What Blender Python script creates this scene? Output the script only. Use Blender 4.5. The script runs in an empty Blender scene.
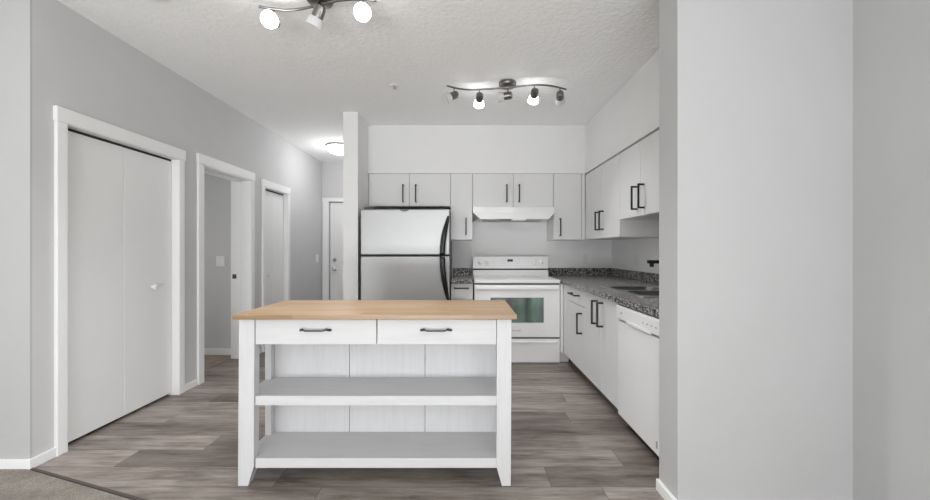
import bpy, bmesh, math, random
from mathutils import Vector, Matrix
random.seed(7)
PI = math.pi
scene = bpy.context.scene
C = scene.collection
H = 1.23            # eye height
XV_ = 1.820         # living room right wall
CEIL_Z = 2.725      # ceiling height
F = 372.0           # focal length in pixels of the 930 px wide frame

# ------------------------------------------------------------------ camera
cam_d = bpy.data.cameras.new('camera'); cam_d.sensor_width = 36.0
cam_d.lens = F / 930.0 * 36.0
cam_d.clip_start = 0.05
cam = bpy.data.objects.new('camera', cam_d); C.objects.link(cam)
cam.location = (0, 0, H); cam.rotation_euler = (PI / 2, 0, 0)
scene.camera = cam

# ------------------------------------------------------------------ world
w = bpy.data.worlds.new('World'); scene.world = w; w.use_nodes = True
bg = w.node_tree.nodes['Background']
bg.inputs['Color'].default_value = (1.0, 1.0, 1.0, 1)
bg.inputs['Strength'].default_value = 0.6

# ------------------------------------------------------------------ exposure
scene.view_settings.view_transform = 'Standard'
scene.view_settings.look = 'None'
scene.view_settings.gamma = 1.0
scene.view_settings.use_curve_mapping = False
scene.view_settings.exposure = 0.07
scene.cycles.use_denoising = True
scene.cycles.max_bounces = 10
scene.cycles.diffuse_bounces = 7
scene.cycles.sample_clamp_indirect = 6.0
scene.cycles.caustics_reflective = False
scene.cycles.caustics_refractive = False


def area(name, loc, rot, sx, sy, power, col=(1, 1, 1)):
    d = bpy.data.lights.new(name, 'AREA'); d.shape = 'RECTANGLE'
    d.size = sx; d.size_y = sy; d.energy = power; d.color = col
    o = bpy.data.objects.new(name, d); C.objects.link(o)
    o.location = loc; o.rotation_euler = rot
    return o


# daylight through the patio door and window behind the camera; added fill lights follow
area('daylight_patio', (-1.2, -3.35, 1.2), (PI / 2, 0, 0), 2.3, 2.2, 4)
area('daylight_window', (0.95, -3.35, 1.3), (PI / 2, 0, 0), 1.2, 1.7, 6)
area('fill_uplight', (-0.6, -3.0, 0.25), (math.radians(90 + 56), 0, 0), 3.4, 0.9, 202, (0.955, 0.98, 1.0))  # added fill inside the room, tilted up to brighten the ceiling
area('fill_bedroom', (-4.6, 3.83, 1.3), (PI / 2, 0, -PI / 2), 0.8, 1.2, 13)  # added fill to brighten the bedroom; its wall has no window
area('fill_right', (XV_ - 0.03, -1.5, 1.4), (PI / 2, 0, PI / 2), 1.3, 1.5, 34)  # added fill in front of a solid wall, lifts the left wall
area('fill_living', (-4.5, -1.4, 1.3), (PI / 2, 0, -PI / 2), 2.4, 1.8, 10)  # added fill in front of the closed living room wall

# ------------------------------------------------------------------ materials
def new_mat(name):
    m = bpy.data.materials.new(name); m.use_nodes = True
    nt = m.node_tree
    return m, nt, nt.nodes['Principled BSDF']


def node(nt, t, **kw):
    n = nt.nodes.new(t)
    for k, v in kw.items():
        setattr(n, k, v)
    return n


def coords(nt, scale=(1, 1, 1), kind='Object'):
    tc = node(nt, 'ShaderNodeTexCoord')
    mp = node(nt, 'ShaderNodeMapping')
    mp.inputs['Scale'].default_value = scale
    nt.links.new(tc.outputs[kind], mp.inputs['Vector'])
    return mp.outputs['Vector']


def noise(nt, vec, scale, detail=3.0, rough=0.55):
    n = node(nt, 'ShaderNodeTexNoise')
    n.inputs['Scale'].default_value = scale
    n.inputs['Detail'].default_value = detail
    n.inputs['Roughness'].default_value = rough
    nt.links.new(vec, n.inputs['Vector'])
    return n.outputs['Fac']


def ramp(nt, fac, stops):
    r = node(nt, 'ShaderNodeValToRGB')
    el = r.color_ramp.elements
    while len(el) < len(stops):
        el.new(0.5)
    for e, (p, c) in zip(el, stops):
        e.position = p; e.color = (*c, 1)
    nt.links.new(fac, r.inputs['Fac'])
    return r.outputs['Color']


def bump(nt, b, height, strength, dist):
    n = node(nt, 'ShaderNodeBump')
    n.inputs['Strength'].default_value = strength
    n.inputs['Distance'].default_value = dist
    nt.links.new(height, n.inputs['Height'])
    nt.links.new(n.outputs['Normal'], b.inputs['Normal'])


def math_(nt, op, a, b=None, c=None):
    n = node(nt, 'ShaderNodeMath', operation=op)
    for i, v in enumerate((a, b, c)):
        if v is None:
            continue
        if isinstance(v, (int, float)):
            n.inputs[i].default_value = v
        else:
            nt.links.new(v, n.inputs[i])
    return n.outputs[0]


def mix(nt, fac, a, b, blend='MIX'):
    n = node(nt, 'ShaderNodeMix', data_type='RGBA', blend_type=blend)
    for s, v in ((n.inputs[0], fac), (n.inputs[6], a), (n.inputs[7], b)):
        if isinstance(v, (int, float)):
            s.default_value = v
        elif isinstance(v, tuple):
            s.default_value = (*v, 1)
        else:
            nt.links.new(v, s)
    return n.outputs[2]


def paint(name, col, rough=0.6, var=0.03, nscale=3.0, bstr=0.05, bscale=220.0, spec=0.4):
    m, nt, b = new_mat(name)
    v = coords(nt)
    lo = tuple(c * (1 - var) for c in col); hi = tuple(min(1, c * (1 + var)) for c in col)
    nt.links.new(ramp(nt, noise(nt, v, nscale), [(0.3, lo), (0.7, hi)]), b.inputs['Base Color'])
    b.inputs['Roughness'].default_value = rough
    b.inputs['Specular IOR Level'].default_value = spec
    if bstr:
        bump(nt, b, noise(nt, v, bscale, 2.0), bstr, 0.002)
    return m


def metal(name, col, rough, scale=(1, 1, 1), nscale=60, var=0.08, metallic=1.0):
    m, nt, b = new_mat(name)
    v = coords(nt, scale)
    lo = tuple(c * (1 - var) for c in col); hi = tuple(min(1, c * (1 + var)) for c in col)
    f = noise(nt, v, nscale, 2.0)
    nt.links.new(ramp(nt, f, [(0.3, lo), (0.7, hi)]), b.inputs['Base Color'])
    b.inputs['Metallic'].default_value = metallic
    b.inputs['Roughness'].default_value = rough
    return m


M = {}
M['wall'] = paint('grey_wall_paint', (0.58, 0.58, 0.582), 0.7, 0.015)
M['wall_front'] = paint('dimmed_grey_wall_paint', (0.48, 0.48, 0.482), 0.7, 0.015)  # same wall paint, darkened to offset strong light on this face
M['wall_living'] = paint('toned_down_grey_wall_paint', (0.47, 0.47, 0.472), 0.7, 0.015)  # wall paint toned down where the light falls too bright
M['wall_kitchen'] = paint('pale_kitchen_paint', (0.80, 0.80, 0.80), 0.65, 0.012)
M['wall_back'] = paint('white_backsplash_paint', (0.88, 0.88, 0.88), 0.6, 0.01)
M['trim'] = paint('white_trim_paint', (0.83, 0.83, 0.83), 0.4, 0.01, bstr=0.0)
M['door'] = paint('white_door_paint', (0.80, 0.80, 0.80), 0.45, 0.012, 2.0, 0.03, 120)
M['cabinet'] = paint('white_cabinet_laminate', (0.72, 0.72, 0.72), 0.38, 0.01, 2.0, 0.0)
M['enamel'] = paint('white_appliance_enamel', (0.80, 0.80, 0.80), 0.25, 0.008, 2.0, 0.0, spec=0.5)
M['plastic'] = paint('white_plastic', (0.80, 0.80, 0.79), 0.4, 0.01, 8.0, 0.0)
M['grey_plastic'] = paint('grey_plastic', (0.32, 0.32, 0.33), 0.45, 0.03, 8.0, 0.0)
M['black'] = paint('black_handle_metal', (0.012, 0.012, 0.013), 0.4, 0.1, 40.0, 0.0)
M['black_gloss'] = paint('black_gloss_plastic', (0.006, 0.006, 0.007), 0.22, 0.1, 20.0, 0.0, spec=0.5)
M['pewter'] = metal('dark_pewter_handle', (0.11, 0.11, 0.12), 0.45)
M['toe'] = paint('shaded_toe_kick', (0.10, 0.095, 0.09), 0.7, 0.05, 6.0, 0.0)  # dark tone paints in the shade under the base cabinets
M['dark'] = paint('dark_recess', (0.03, 0.03, 0.03), 0.8, 0.1, 10.0, 0.0)
M['fridge_side'] = paint('dark_grey_fridge_casing', (0.065, 0.065, 0.068), 0.5, 0.04, 60.0, 0.05)
M['steel'] = metal('brushed_stainless_steel', (0.44, 0.44, 0.445), 0.46, (1, 1, 60), 14, 0.03)
M['sink_steel'] = metal('sink_stainless_steel', (0.55, 0.55, 0.55), 0.28, (30, 1, 1), 20, 0.06)
M['bowl_steel'] = metal('shaded_bowl_steel', (0.20, 0.20, 0.20), 0.32, (30, 1, 1), 20, 0.06)  # rim steel darkened, stands in for shade inside the bowls
M['nickel'] = metal('brushed_nickel', (0.22, 0.21, 0.20), 0.30, (1, 1, 20), 40, 0.1)
M['chrome'] = metal('satin_chrome', (0.55, 0.55, 0.55), 0.2)


def ceiling_mat():
    m, nt, b = new_mat('knockdown_ceiling')
    v = coords(nt)
    b.inputs['Base Color'].default_value = (0.92, 0.92, 0.92, 1)
    b.inputs['Roughness'].default_value = 0.9
    f = noise(nt, v, 28.0, 4.0, 0.6)
    r = ramp(nt, f, [(0.42, (0, 0, 0)), (0.60, (1, 1, 1))])
    bump(nt, b, r, 0.4, 0.006)
    return m


def vinyl_mat():
    m, nt, b = new_mat('grey_brown_vinyl_planks')
    tc = node(nt, 'ShaderNodeTexCoord')
    sx = node(nt, 'ShaderNodeSeparateXYZ'); nt.links.new(tc.outputs['Object'], sx.inputs[0])
    X, Y = sx.outputs[0], sx.outputs[1]
    PW, PL, SEED = 0.18, 1.45, 156.0
    yr = math_(nt, 'DIVIDE', math_(nt, 'SUBTRACT', Y, 0.13), PW)
    row = math_(nt, 'FLOOR', yr)
    wn = node(nt, 'ShaderNodeTexWhiteNoise', noise_dimensions='1D'); nt.links.new(row, wn.inputs['W'])
    xs = math_(nt, 'DIVIDE', math_(nt, 'MULTIPLY_ADD', wn.outputs['Value'], PL, X), PL)
    col_i = math_(nt, 'FLOOR', xs)
    cb = node(nt, 'ShaderNodeCombineXYZ')
    nt.links.new(math_(nt, 'ADD', row, SEED), cb.inputs[0]); nt.links.new(col_i, cb.inputs[1])
    w2 = node(nt, 'ShaderNodeTexWhiteNoise', noise_dimensions='2D'); nt.links.new(cb.outputs[0], w2.inputs['Vector'])
    tone = w2.outputs['Value']
    # grain coordinates, shifted per plank
    gx = math_(nt, 'MULTIPLY_ADD', tone, 37.0, X)
    gc = node(nt, 'ShaderNodeCombineXYZ')
    nt.links.new(math_(nt, 'MULTIPLY', gx, 1.3), gc.inputs[0])
    nt.links.new(math_(nt, 'MULTIPLY', Y, 9.0), gc.inputs[1])
    nt.links.new(math_(nt, 'MULTIPLY', tone, 19.0), gc.inputs[2])
    g1 = noise(nt, gc.outputs[0], 1.6, 8.0, 0.70)
    gf = node(nt, 'ShaderNodeCombineXYZ')
    nt.links.new(math_(nt, 'MULTIPLY', gx, 3.0), gf.inputs[0])
    nt.links.new(math_(nt, 'MULTIPLY', Y, 90.0), gf.inputs[1])
    g2 = noise(nt, gf.outputs[0], 1.5, 4.0, 0.6)
    base = ramp(nt, tone, [(0.0, (0.175, 0.149, 0.131)), (0.5, (0.278, 0.241, 0.215)), (1.0, (0.375, 0.333, 0.302))])
    dark = ramp(nt, g1, [(0.27, (0.16, 0.145, 0.14)), (0.41, (0.66, 0.64, 0.63)), (0.54, (1.0, 1.0, 1.0)), (0.70, (1.28, 1.27, 1.26))])
    c = mix(nt, 1.0, base, dark, 'MULTIPLY')
    fine = ramp(nt, g2, [(0.3, (0.74, 0.725, 0.71)), (0.65, (1.08, 1.08, 1.08))])
    c = mix(nt, 1.0, c, fine, 'MULTIPLY')
    # joints
    fy = math_(nt, 'FRACT', yr); fx = math_(nt, 'FRACT', xs)
    ey = math_(nt, 'MINIMUM', fy, math_(nt, 'SUBTRACT', 1.0, fy))
    ex = math_(nt, 'MULTIPLY', math_(nt, 'MINIMUM', fx, math_(nt, 'SUBTRACT', 1.0, fx)), PL / PW)
    e = math_(nt, 'MINIMUM', ey, ex)
    j = math_(nt, 'LESS_THAN', e, 0.012)
    c = mix(nt, math_(nt, 'MULTIPLY', j, 0.6), c, (0.07, 0.055, 0.05))
    nt.links.new(c, b.inputs['Base Color'])
    b.inputs['Roughness'].default_value = 0.42
    b.inputs['Specular IOR Level'].default_value = 0.35
    bump(nt, b, g2, 0.12, 0.003)
    return m


def granite_mat():
    m, nt, b = new_mat('speckled_grey_granite')
    v = coords(nt)
    vo = node(nt, 'ShaderNodeTexVoronoi'); vo.inputs['Scale'].default_value = 118.0
    nt.links.new(v, vo.inputs['Vector'])
    sp = node(nt, 'ShaderNodeSeparateColor'); nt.links.new(vo.outputs['Color'], sp.inputs[0])
    c1 = ramp(nt, sp.outputs[0], [(0.0, (0.008, 0.008, 0.010)), (0.32, (0.035, 0.034, 0.036)), (0.50, (0.17, 0.165, 0.165)),
                                  (0.72, (0.32, 0.305, 0.285)), (1.0, (0.55, 0.54, 0.53))])
    big = ramp(nt, noise(nt, v, 18.0, 4.0), [(0.35, (0.7, 0.7, 0.72)), (0.65, (1.15, 1.12, 1.08))])
    nt.links.new(mix(nt, 1.0, c1, big, 'MULTIPLY'), b.inputs['Base Color'])
    b.inputs['Roughness'].default_value = 0.22
    return m


def butcher_mat():
    m, nt, b = new_mat('butcher_block_wood')
    tc = node(nt, 'ShaderNodeTexCoord')
    sx = node(nt, 'ShaderNodeSeparateXYZ'); nt.links.new(tc.outputs['Object'], sx.inputs[0])
    X, Y, Z = sx.outputs
    row = math_(nt, 'FLOOR', math_(nt, 'DIVIDE', Y, 0.055))
    wn = node(nt, 'ShaderNodeTexWhiteNoise', noise_dimensions='1D'); nt.links.new(row, wn.inputs['W'])
    xs = math_(nt, 'FLOOR', math_(nt, 'DIVIDE', math_(nt, 'ADD', X, wn.outputs['Value']), 0.46))
    cb = node(nt, 'ShaderNodeCombineXYZ'); nt.links.new(row, cb.inputs[0]); nt.links.new(xs, cb.inputs[1])
    w2 = node(nt, 'ShaderNodeTexWhiteNoise', noise_dimensions='2D'); nt.links.new(cb.outputs[0], w2.inputs['Vector'])
    base = ramp(nt, w2.outputs['Value'], [(0.0, (0.275, 0.165, 0.078)), (0.5, (0.315, 0.200, 0.104)), (1.0, (0.385, 0.258, 0.150))])
    gc = node(nt, 'ShaderNodeCombineXYZ')
    nt.links.new(math_(nt, 'MULTIPLY_ADD', w2.outputs['Value'], 11.0, math_(nt, 'MULTIPLY', X, 4.0)), gc.inputs[0])
    nt.links.new(math_(nt, 'MULTIPLY', Y, 90.0), gc.inputs[1]); nt.links.new(math_(nt, 'MULTIPLY', Z, 90.0), gc.inputs[2])
    g = ramp(nt, noise(nt, gc.outputs[0], 1.2, 4.0), [(0.3, (0.86, 0.83, 0.80)), (0.65, (1.05, 1.05, 1.05))])
    nt.links.new(mix(nt, 1.0, base, g, 'MULTIPLY'), b.inputs['Base Color'])
    b.inputs['Roughness'].default_value = 0.33
    return m


def whitewash_mat(name, vertical):
    m, nt, b = new_mat(name)
    v = coords(nt, (14, 14, 1.2) if vertical else (1.2, 14, 14))
    n = noise(nt, v, 3.0, 5.0, 0.6)
    nt.links.new(ramp(nt, n, [(0.28, (0.55, 0.55, 0.558)), (0.5, (0.59, 0.59, 0.598)), (0.7, (0.605, 0.605, 0.613))]), b.inputs['Base Color'])
    b.inputs['Roughness'].default_value = 0.5
    bump(nt, b, n, 0.15, 0.003)
    return m


def carpet_mat(name, k=1.0, tint=(1, 1, 1)):
    m, nt, b = new_mat(name)
    v = coords(nt)
    f = noise(nt, v, 260.0, 3.0, 0.7)
    c = ramp(nt, f, [(0.3, (0.20 * k * tint[0], 0.18 * k * tint[1], 0.155 * k * tint[2])), (0.7, (0.50 * k * tint[0], 0.46 * k * tint[1], 0.41 * k * tint[2]))])
    g = ramp(nt, noise(nt, v, 9.0, 3.0), [(0.35, (0.82, 0.82, 0.82)), (0.65, (1.1, 1.1, 1.1))])
    nt.links.new(mix(nt, 1.0, c, g, 'MULTIPLY'), b.inputs['Base Color'])
    b.inputs['Roughness'].default_value = 1.0
    b.inputs['Specular IOR Level'].default_value = 0.1
    bump(nt, b, f, 1.0, 0.012)
    return m


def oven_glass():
    m, nt, b = new_mat('oven_glass_reflection_bands')
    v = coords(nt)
    nt.links.new(ramp(nt, noise(nt, coords(nt, (1, 0.3, 0.25)), 7.0, 2.0), [(0.36, (0.14, 0.13, 0.165)), (0.48, (0.16, 0.225, 0.205)), (0.62, (0.21, 0.30, 0.255))]), b.inputs['Base Color'])  # teal and plum bands painted in to imitate reflections
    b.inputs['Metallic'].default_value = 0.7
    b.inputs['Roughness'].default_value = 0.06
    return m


def glow(name, col, strength):
    m, nt, b = new_mat(name)
    v = coords(nt)
    nt.links.new(ramp(nt, noise(nt, v, 5.0), [(0.0, tuple(c * 0.97 for c in col)), (1.0, col)]), b.inputs['Emission Color'])
    b.inputs['Base Color'].default_value = (0.9, 0.9, 0.9, 1)
    b.inputs['Emission Strength'].default_value = strength
    return m


def frosted():
    m, nt, b = new_mat('frosted_glass_shade')
    v = coords(nt)
    nt.links.new(ramp(nt, noise(nt, v, 30.0), [(0.3, (0.80, 0.80, 0.80)), (0.7, (0.86, 0.86, 0.86))]), b.inputs['Base Color'])
    b.inputs['Roughness'].default_value = 0.35
    b.inputs['Transmission Weight'].default_value = 0.35
    return m


M['ceiling'] = ceiling_mat()
M['vinyl'] = vinyl_mat()
M['granite'] = granite_mat()
M['butcher'] = butcher_mat()
M['wash_v'] = whitewash_mat('whitewashed_wood_upright', True)
M['wash_h'] = whitewash_mat('whitewashed_wood_lengthwise', False)
M['carpet'] = carpet_mat('beige_grey_carpet', 1.2)
M['carpet_bed'] = carpet_mat('bedroom_carpet', 1.1, (1.03, 0.94, 0.88))
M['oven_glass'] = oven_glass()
M['lit'] = glow('lit_glass', (1.0, 1.0, 1.0), 13.0)
M['lit_dome'] = glow('lit_dome_glass', (1.0, 1.0, 1.0), 8.0)
M['frosted'] = frosted()
M['strip'] = paint('brown_transition_strip', (0.085, 0.066, 0.057), 0.5, 0.1, 30.0, 0.05)
M['lawn'] = paint('lawn_grass', (0.10, 0.26, 0.10), 0.9, 0.4, 6.0, 0.3, 60.0)
M['hedge'] = paint('hedge_leaves', (0.08, 0.20, 0.08), 0.9, 0.5, 9.0, 0.6, 40.0)
M['drape'] = paint('dark_drape_cloth', (0.16, 0.15, 0.17), 0.9, 0.1, 9.0, 0.1, 80.0)

# ------------------------------------------------------------------ mesh helpers
class MB:
    def __init__(self):
        self.bm = bmesh.new()

    def _merge(self, t, smooth=False):
        me = bpy.data.meshes.new('tmp'); t.to_mesh(me); t.free()
        n0 = len(self.bm.faces)
        self.bm.from_mesh(me); bpy.data.meshes.remove(me)
        if smooth:
            self.bm.faces.ensure_lookup_table()
            for f in self.bm.faces[n0:]:
                f.smooth = True

    def box(self, x0, x1, y0, y1, z0, z1, bev=0.0, seg=2):
        t = bmesh.new()
        x0, x1 = min(x0, x1), max(x0, x1); y0, y1 = min(y0, y1), max(y0, y1); z0, z1 = min(z0, z1), max(z0, z1)
        bmesh.ops.create_cube(t, size=1.0)
        for v in t.verts:
            v.co = Vector(((x0 + x1) / 2 + v.co.x * (x1 - x0), (y0 + y1) / 2 + v.co.y * (y1 - y0), (z0 + z1) / 2 + v.co.z * (z1 - z0)))
        if bev:
            bmesh.ops.bevel(t, geom=list(t.edges), offset=min(bev, 0.45 * min(x1 - x0, y1 - y0, z1 - z0)), segments=seg, profile=0.5, affect='EDGES')
        self._merge(t)
        return self

    def prism(self, pts, z0, z1, axis='z', bev=0.0):
        """polygon pts extruded: axis z -> pts (x,y); axis x -> pts (y,z); axis y -> pts (x,z)"""
        t = bmesh.new()
        def mk(p, h):
            return {'z': (p[0], p[1], h), 'x': (h, p[0], p[1]), 'y': (p[0], h, p[1])}[axis]
        a = [t.verts.new(mk(p, z0)) for p in pts]; b = [t.verts.new(mk(p, z1)) for p in pts]
        t.faces.new(a); t.faces.new(b[::-1])
        for i in range(len(pts)):
            j = (i + 1) % len(pts)
            t.faces.new((a[i], b[i], b[j], a[j]))
        bmesh.ops.recalc_face_normals(t, faces=t.faces)
        if bev:
            bmesh.ops.bevel(t, geom=list(t.edges), offset=bev, segments=2, profile=0.5, affect='EDGES')
        self._merge(t)
        return self

    def cyl(self, p0, p1, r0, r1=None, seg=24, caps=True):
        return self.lathe(p0, Vector(p1) - Vector(p0), ([(0, 0)] if caps else []) + [(r0, 0), (r0 if r1 is None else r1, (Vector(p1) - Vector(p0)).length)]
                          + ([(0, (Vector(p1) - Vector(p0)).length)] if caps else []), seg)

    def lathe(self, origin, axis, prof, seg=28):
        """prof: list of (radius, distance along axis)"""
        t = bmesh.new()
        o = Vector(origin); a = Vector(axis).normalized()
        u = a.orthogonal().normalized(); v = a.cross(u)
        rings = []
        for r, h in prof:
            if r <= 1e-6:
                rings.append([t.verts.new(o + a * h)])
            else:
                rings.append([t.verts.new(o + a * h + (u * math.cos(2 * PI * k / seg) + v * math.sin(2 * PI * k / seg)) * r) for k in range(seg)])
        for A, B in zip(rings, rings[1:]):
            for k in range(seg):
                k2 = (k + 1) % seg
                if len(A) == 1 and len(B) == 1:
                    break
                if len(A) == 1:
                    t.faces.new((A[0], B[k], B[k2]))
                elif len(B) == 1:
                    t.faces.new((A[k], A[k2], B[0]))
                else:
                    t.faces.new((A[k], A[k2], B[k2], B[k]))
        bmesh.ops.recalc_face_normals(t, faces=t.faces)
        for f in t.faces:
            f.smooth = True
        for e in t.edges:
            if len(e.link_faces) == 2 and e.calc_face_angle(0) > 0.7:
                e.smooth = False
        self._merge(t)
        return self

    def tube(self, pts, r, seg=12, flat=1.0, up=(0, 1, 0), radii=None):
        """round (or flattened) bar along a polyline"""
        t = bmesh.new()
        P = [Vector(p) for p in pts]; n = len(P); rings = []
        upv = Vector(up)
        for i, p in enumerate(P):
            d = (P[min(i + 1, n - 1)] - P[max(i - 1, 0)]).normalized()
            s = d.cross(upv)
            s = d.orthogonal().normalized() if s.length < 1e-4 else s.normalized()
            q = s.cross(d).normalized()
            rr = radii[i] if radii else r
            rings.append([t.verts.new(p + s * math.cos(2 * PI * k / seg) * rr + q * math.sin(2 * PI * k / seg) * rr * flat) for k in range(seg)])
        for A, B in zip(rings, rings[1:]):
            for k in range(seg):
                k2 = (k + 1) % seg
                t.faces.new((A[k], A[k2], B[k2], B[k]))
        t.faces.new(rings[0][::-1]); t.faces.new(rings[-1])
        bmesh.ops.recalc_face_normals(t, faces=t.faces)
        for f in t.faces:
            f.smooth = len(f.verts) == 4
        self._merge(t)
        return self

    def build(self, name, mat, parent=None, loc=None):
        me = bpy.data.meshes.new(name); self.bm.to_mesh(me); self.bm.free()
        me.materials.append(mat)
        o = bpy.data.objects.new(name, me); C.objects.link(o)
        if parent is not None:
            o.parent = parent
        if loc:
            o.location = loc
        return o


def tag(o, label, cat, group=None):
    o['label'] = label; o['category'] = cat
    if group:
        o['group'] = group
    return o


def thing(name, label, cat, loc=(0, 0, 0), rz=0.0, group=None):
    o = bpy.data.objects.new(name, None); C.objects.link(o)
    o.location = loc; o.rotation_euler = (0, 0, rz); o.empty_display_size = 0.1
    return tag(o, label, cat, group)


def struct(o):
    o['kind'] = 'structure'
    return o


def room_empty(name):
    o = bpy.data.objects.new(name, None); C.objects.link(o); o.empty_display_size = 0.1
    return struct(o)


# ------------------------------------------------------------------ the room shell
CEIL = 2.725
XL, XR = -2.443, 1.90          # left wall face, kitchen right wall face
YB = 4.82                      # kitchen back wall face
YC = 4.45                      # front plane of back upper cabinets
XU = 1.44                      # front plane of right upper cabinets
XS, YS0, YS1 = 0.997, 1.745, 1.91  # wall stub on the right
XV = 1.820                     # living room right wall
YH = 6.355                     # hall end wall
WT = 0.185                     # left wall thickness
REAR = -3.2

struct(MB().prism([(XL - WT - 0.03, 2.12), (-2.43, 2.085), (1.99, 0.704), (1.99, 6.5), (XL - WT - 0.03, 6.5)], -0.06, 0.0).build('floor', M['vinyl']))
struct(MB().prism([(-4.7, REAR - 0.1), (1.99, REAR - 0.1), (1.99, 0.690), (-2.437, 2.075), (-2.443, 2.12), (-4.7, 2.12)], -0.06, 0.006).build('floor_carpet', M['carpet']))
# transition strip between carpet and planks
dx, dy = 4.42, -1.381
L = math.hypot(dx, dy); nx, ny = -dy / L, dx / L
a = (-2.436, 2.079); b_ = (1.80, 2.079 - 4.236 * 1.381 / 4.42)
struct(MB().prism([a, b_, (b_[0] + nx * 0.026, b_[1] + ny * 0.026), (a[0] + nx * 0.026, a[1] + ny * 0.026 - 0.012)], 0.0005, 0.008).build('trim_floor', M['strip']))
struct(MB().box(-4.7, XL - WT - 0.032, 3.25, 4.5, -0.06, 0.004).build('floor_bedroom', M['carpet_bed']))
struct(MB().box(-4.7, 1.99, REAR - 0.1, 6.5, CEIL, CEIL + 0.08).build('ceiling', M['ceiling']))

OPEN = [(2.266, 3.160, 2.0), (3.446, 4.224, 2.025), (4.518, 5.102, 1.995)]
m = MB(); y = 2.10
for (o0, o1, top) in OPEN:
    m.box(XL - WT, XL, y, o0, -0.01, CEIL)
    m.box(XL - WT, XL, o0, o1, top, CEIL)
    y = o1
m.box(XL - WT, XL, y, YH, -0.01, CEIL)
struct(m.build('wall_left', M['wall']))
struct(MB().box(-4.7, XL, 2.09, 2.0995, -0.01, CEIL).build('wall_left_return', M['wall_front']))
struct(MB().box(-1.32, -1.16, 4.03, YH, -0.01, CEIL).build('wall_partition', M['wall_kitchen']))
m = MB()   # hall end wall with the entry door opening
m.box(XL - WT, -2.325, YH, YH + 0.12, -0.01, CEIL).box(-2.325, -1.40, YH, YH + 0.12, 2.055, CEIL).box(-1.40, -1.16, YH, YH + 0.12, -0.01, CEIL)
struct(m.build('wall_hall', M['wall']))
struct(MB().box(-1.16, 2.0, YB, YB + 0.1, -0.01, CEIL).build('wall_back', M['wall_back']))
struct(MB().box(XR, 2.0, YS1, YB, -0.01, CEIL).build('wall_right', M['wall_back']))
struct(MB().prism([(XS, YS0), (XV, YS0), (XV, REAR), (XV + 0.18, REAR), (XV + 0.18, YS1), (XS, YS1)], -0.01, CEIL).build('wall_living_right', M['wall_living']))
struct(MB().prism([(-1.159, YC), (XU, YC), (XU, YS1 + 0.001), (XR - 0.001, YS1 + 0.001), (XR - 0.001, YB - 0.001), (-1.159, YB - 0.001)],
                  2.146, CEIL - 0.001).build('ceiling_bulkhead', M['wall_kitchen']))
# bedroom seen through the open doorway
struct(MB().box(-4.7, XL - WT, 4.36, 4.48, -0.01, CEIL).build('wall_bedroom', M['wall']))
struct(MB().box(-4.7, XL - WT, 3.20, 3.30, -0.01, CEIL).build('wall_bedroom_near', M['wall']))
struct(MB().box(-4.8, -4.7, 3.20, 4.48, -0.01, CEIL).build('wall_bedroom_left', M['wall']))
# living room behind the camera: openings for the patio door and window
m = MB()
m.box(-4.7, -2.35, REAR - 0.1, REAR, -0.01, CEIL).box(-2.35, -0.05, REAR - 0.1, REAR, 2.2, CEIL).box(-0.05, 0.35, REAR - 0.1, REAR, -0.01, CEIL)
m.box(0.35, 1.55, REAR - 0.1, REAR, 2.2, CEIL).box(0.35, 1.55, REAR - 0.1, REAR, -0.01, 0.45).box(1.55, 1.98, REAR - 0.1, REAR, -0.01, CEIL)
struct(m.build('wall_rear', M['wall_kitchen']))
m = MB()
m.box(-4.7, -4.6, REAR, -2.1, -0.01, CEIL).box(-4.7, -4.6, 0.9, 2.09, -0.01, CEIL).box(-4.7, -4.6, -2.1, 0.9, -0.01, CEIL)
struct(m.build('wall_living_left', M['wall_kitchen']))
m = MB()
for x in (-2.32, -1.2, -0.08):
    m.box(x - 0.03, x + 0.03, REAR - 0.07, REAR - 0.02, 0.0, 2.2)
m.box(-2.35, -0.05, REAR - 0.07, REAR - 0.02, 2.14, 2.2).box(-2.35, -0.05, REAR - 0.07, REAR - 0.02, 0.0, 0.06)
struct(m.build('door_4', M['trim']))
m = MB()
for x in (0.38, 0.95, 1.52):
    m.box(x - 0.03, x + 0.03, REAR - 0.07, REAR - 0.02, 0.45, 2.2)
m.box(0.35, 1.55, REAR - 0.07, REAR - 0.02, 2.14, 2.2).box(0.35, 1.55, REAR - 0.07, REAR - 0.02, 0.45, 0.51)
struct(m.build('window_1', M['trim']))
m = MB()
for (y0, y1, z0, z1) in ((-2.22, -2.15, 0.58, 2.22), (-0.85, -0.78, 0.58, 2.22), (-2.15, -0.85, 0.58, 0.65), (-2.15, -0.85, 2.15, 2.22)):
    m.box(XV - 0.02, XV - 0.001, y0, y1, z0, z1)
struct(m.build('fill_frame', M['trim']))  # added frame round the right fill light; no opening behind it
struct(MB().box(-14, 14, -16, REAR - 0.12, -0.3, -0.1).build('ground_lawn', M['lawn']))

# ---- baseboards
BB, BT = 0.058, 0.015
m = MB()
m.box(XL, XL + BT, 2.09 - BT, 2.212, 0.0, BB, 0.003)
m.box(XL, XL + BT, 3.217, 3.37, 0, BB, 0.003).box(XL, XL + BT, 4.285, 4.435, 0, BB, 0.003).box(XL, XL + BT, 5.162, YH, 0, BB, 0.003)
struct(m.build('baseboard_left', M['trim']))
struct(MB().box(-4.6, XL, 2.09 - BT, 2.09, 0.006, BB, 0.003).build('baseboard_left_return', M['trim']))
m = MB().box(XS - BT - 0.003, XS, YS0 - BT, YS1, 0.0, BB, 0.003).box(XS, XV, YS0 - BT, YS0, 0.006, BB, 0.003).box(XV - BT, XV, REAR, YS0 - BT, 0.006, BB, 0.003)
struct(m.build('baseboard_right', M['trim']))
struct(MB().box(-4.6, XL - WT - 0.02, 4.36 - BT, 4.36, 0.004, 0.075, 0.003).build('baseboard_bedroom', M['trim']))
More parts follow.
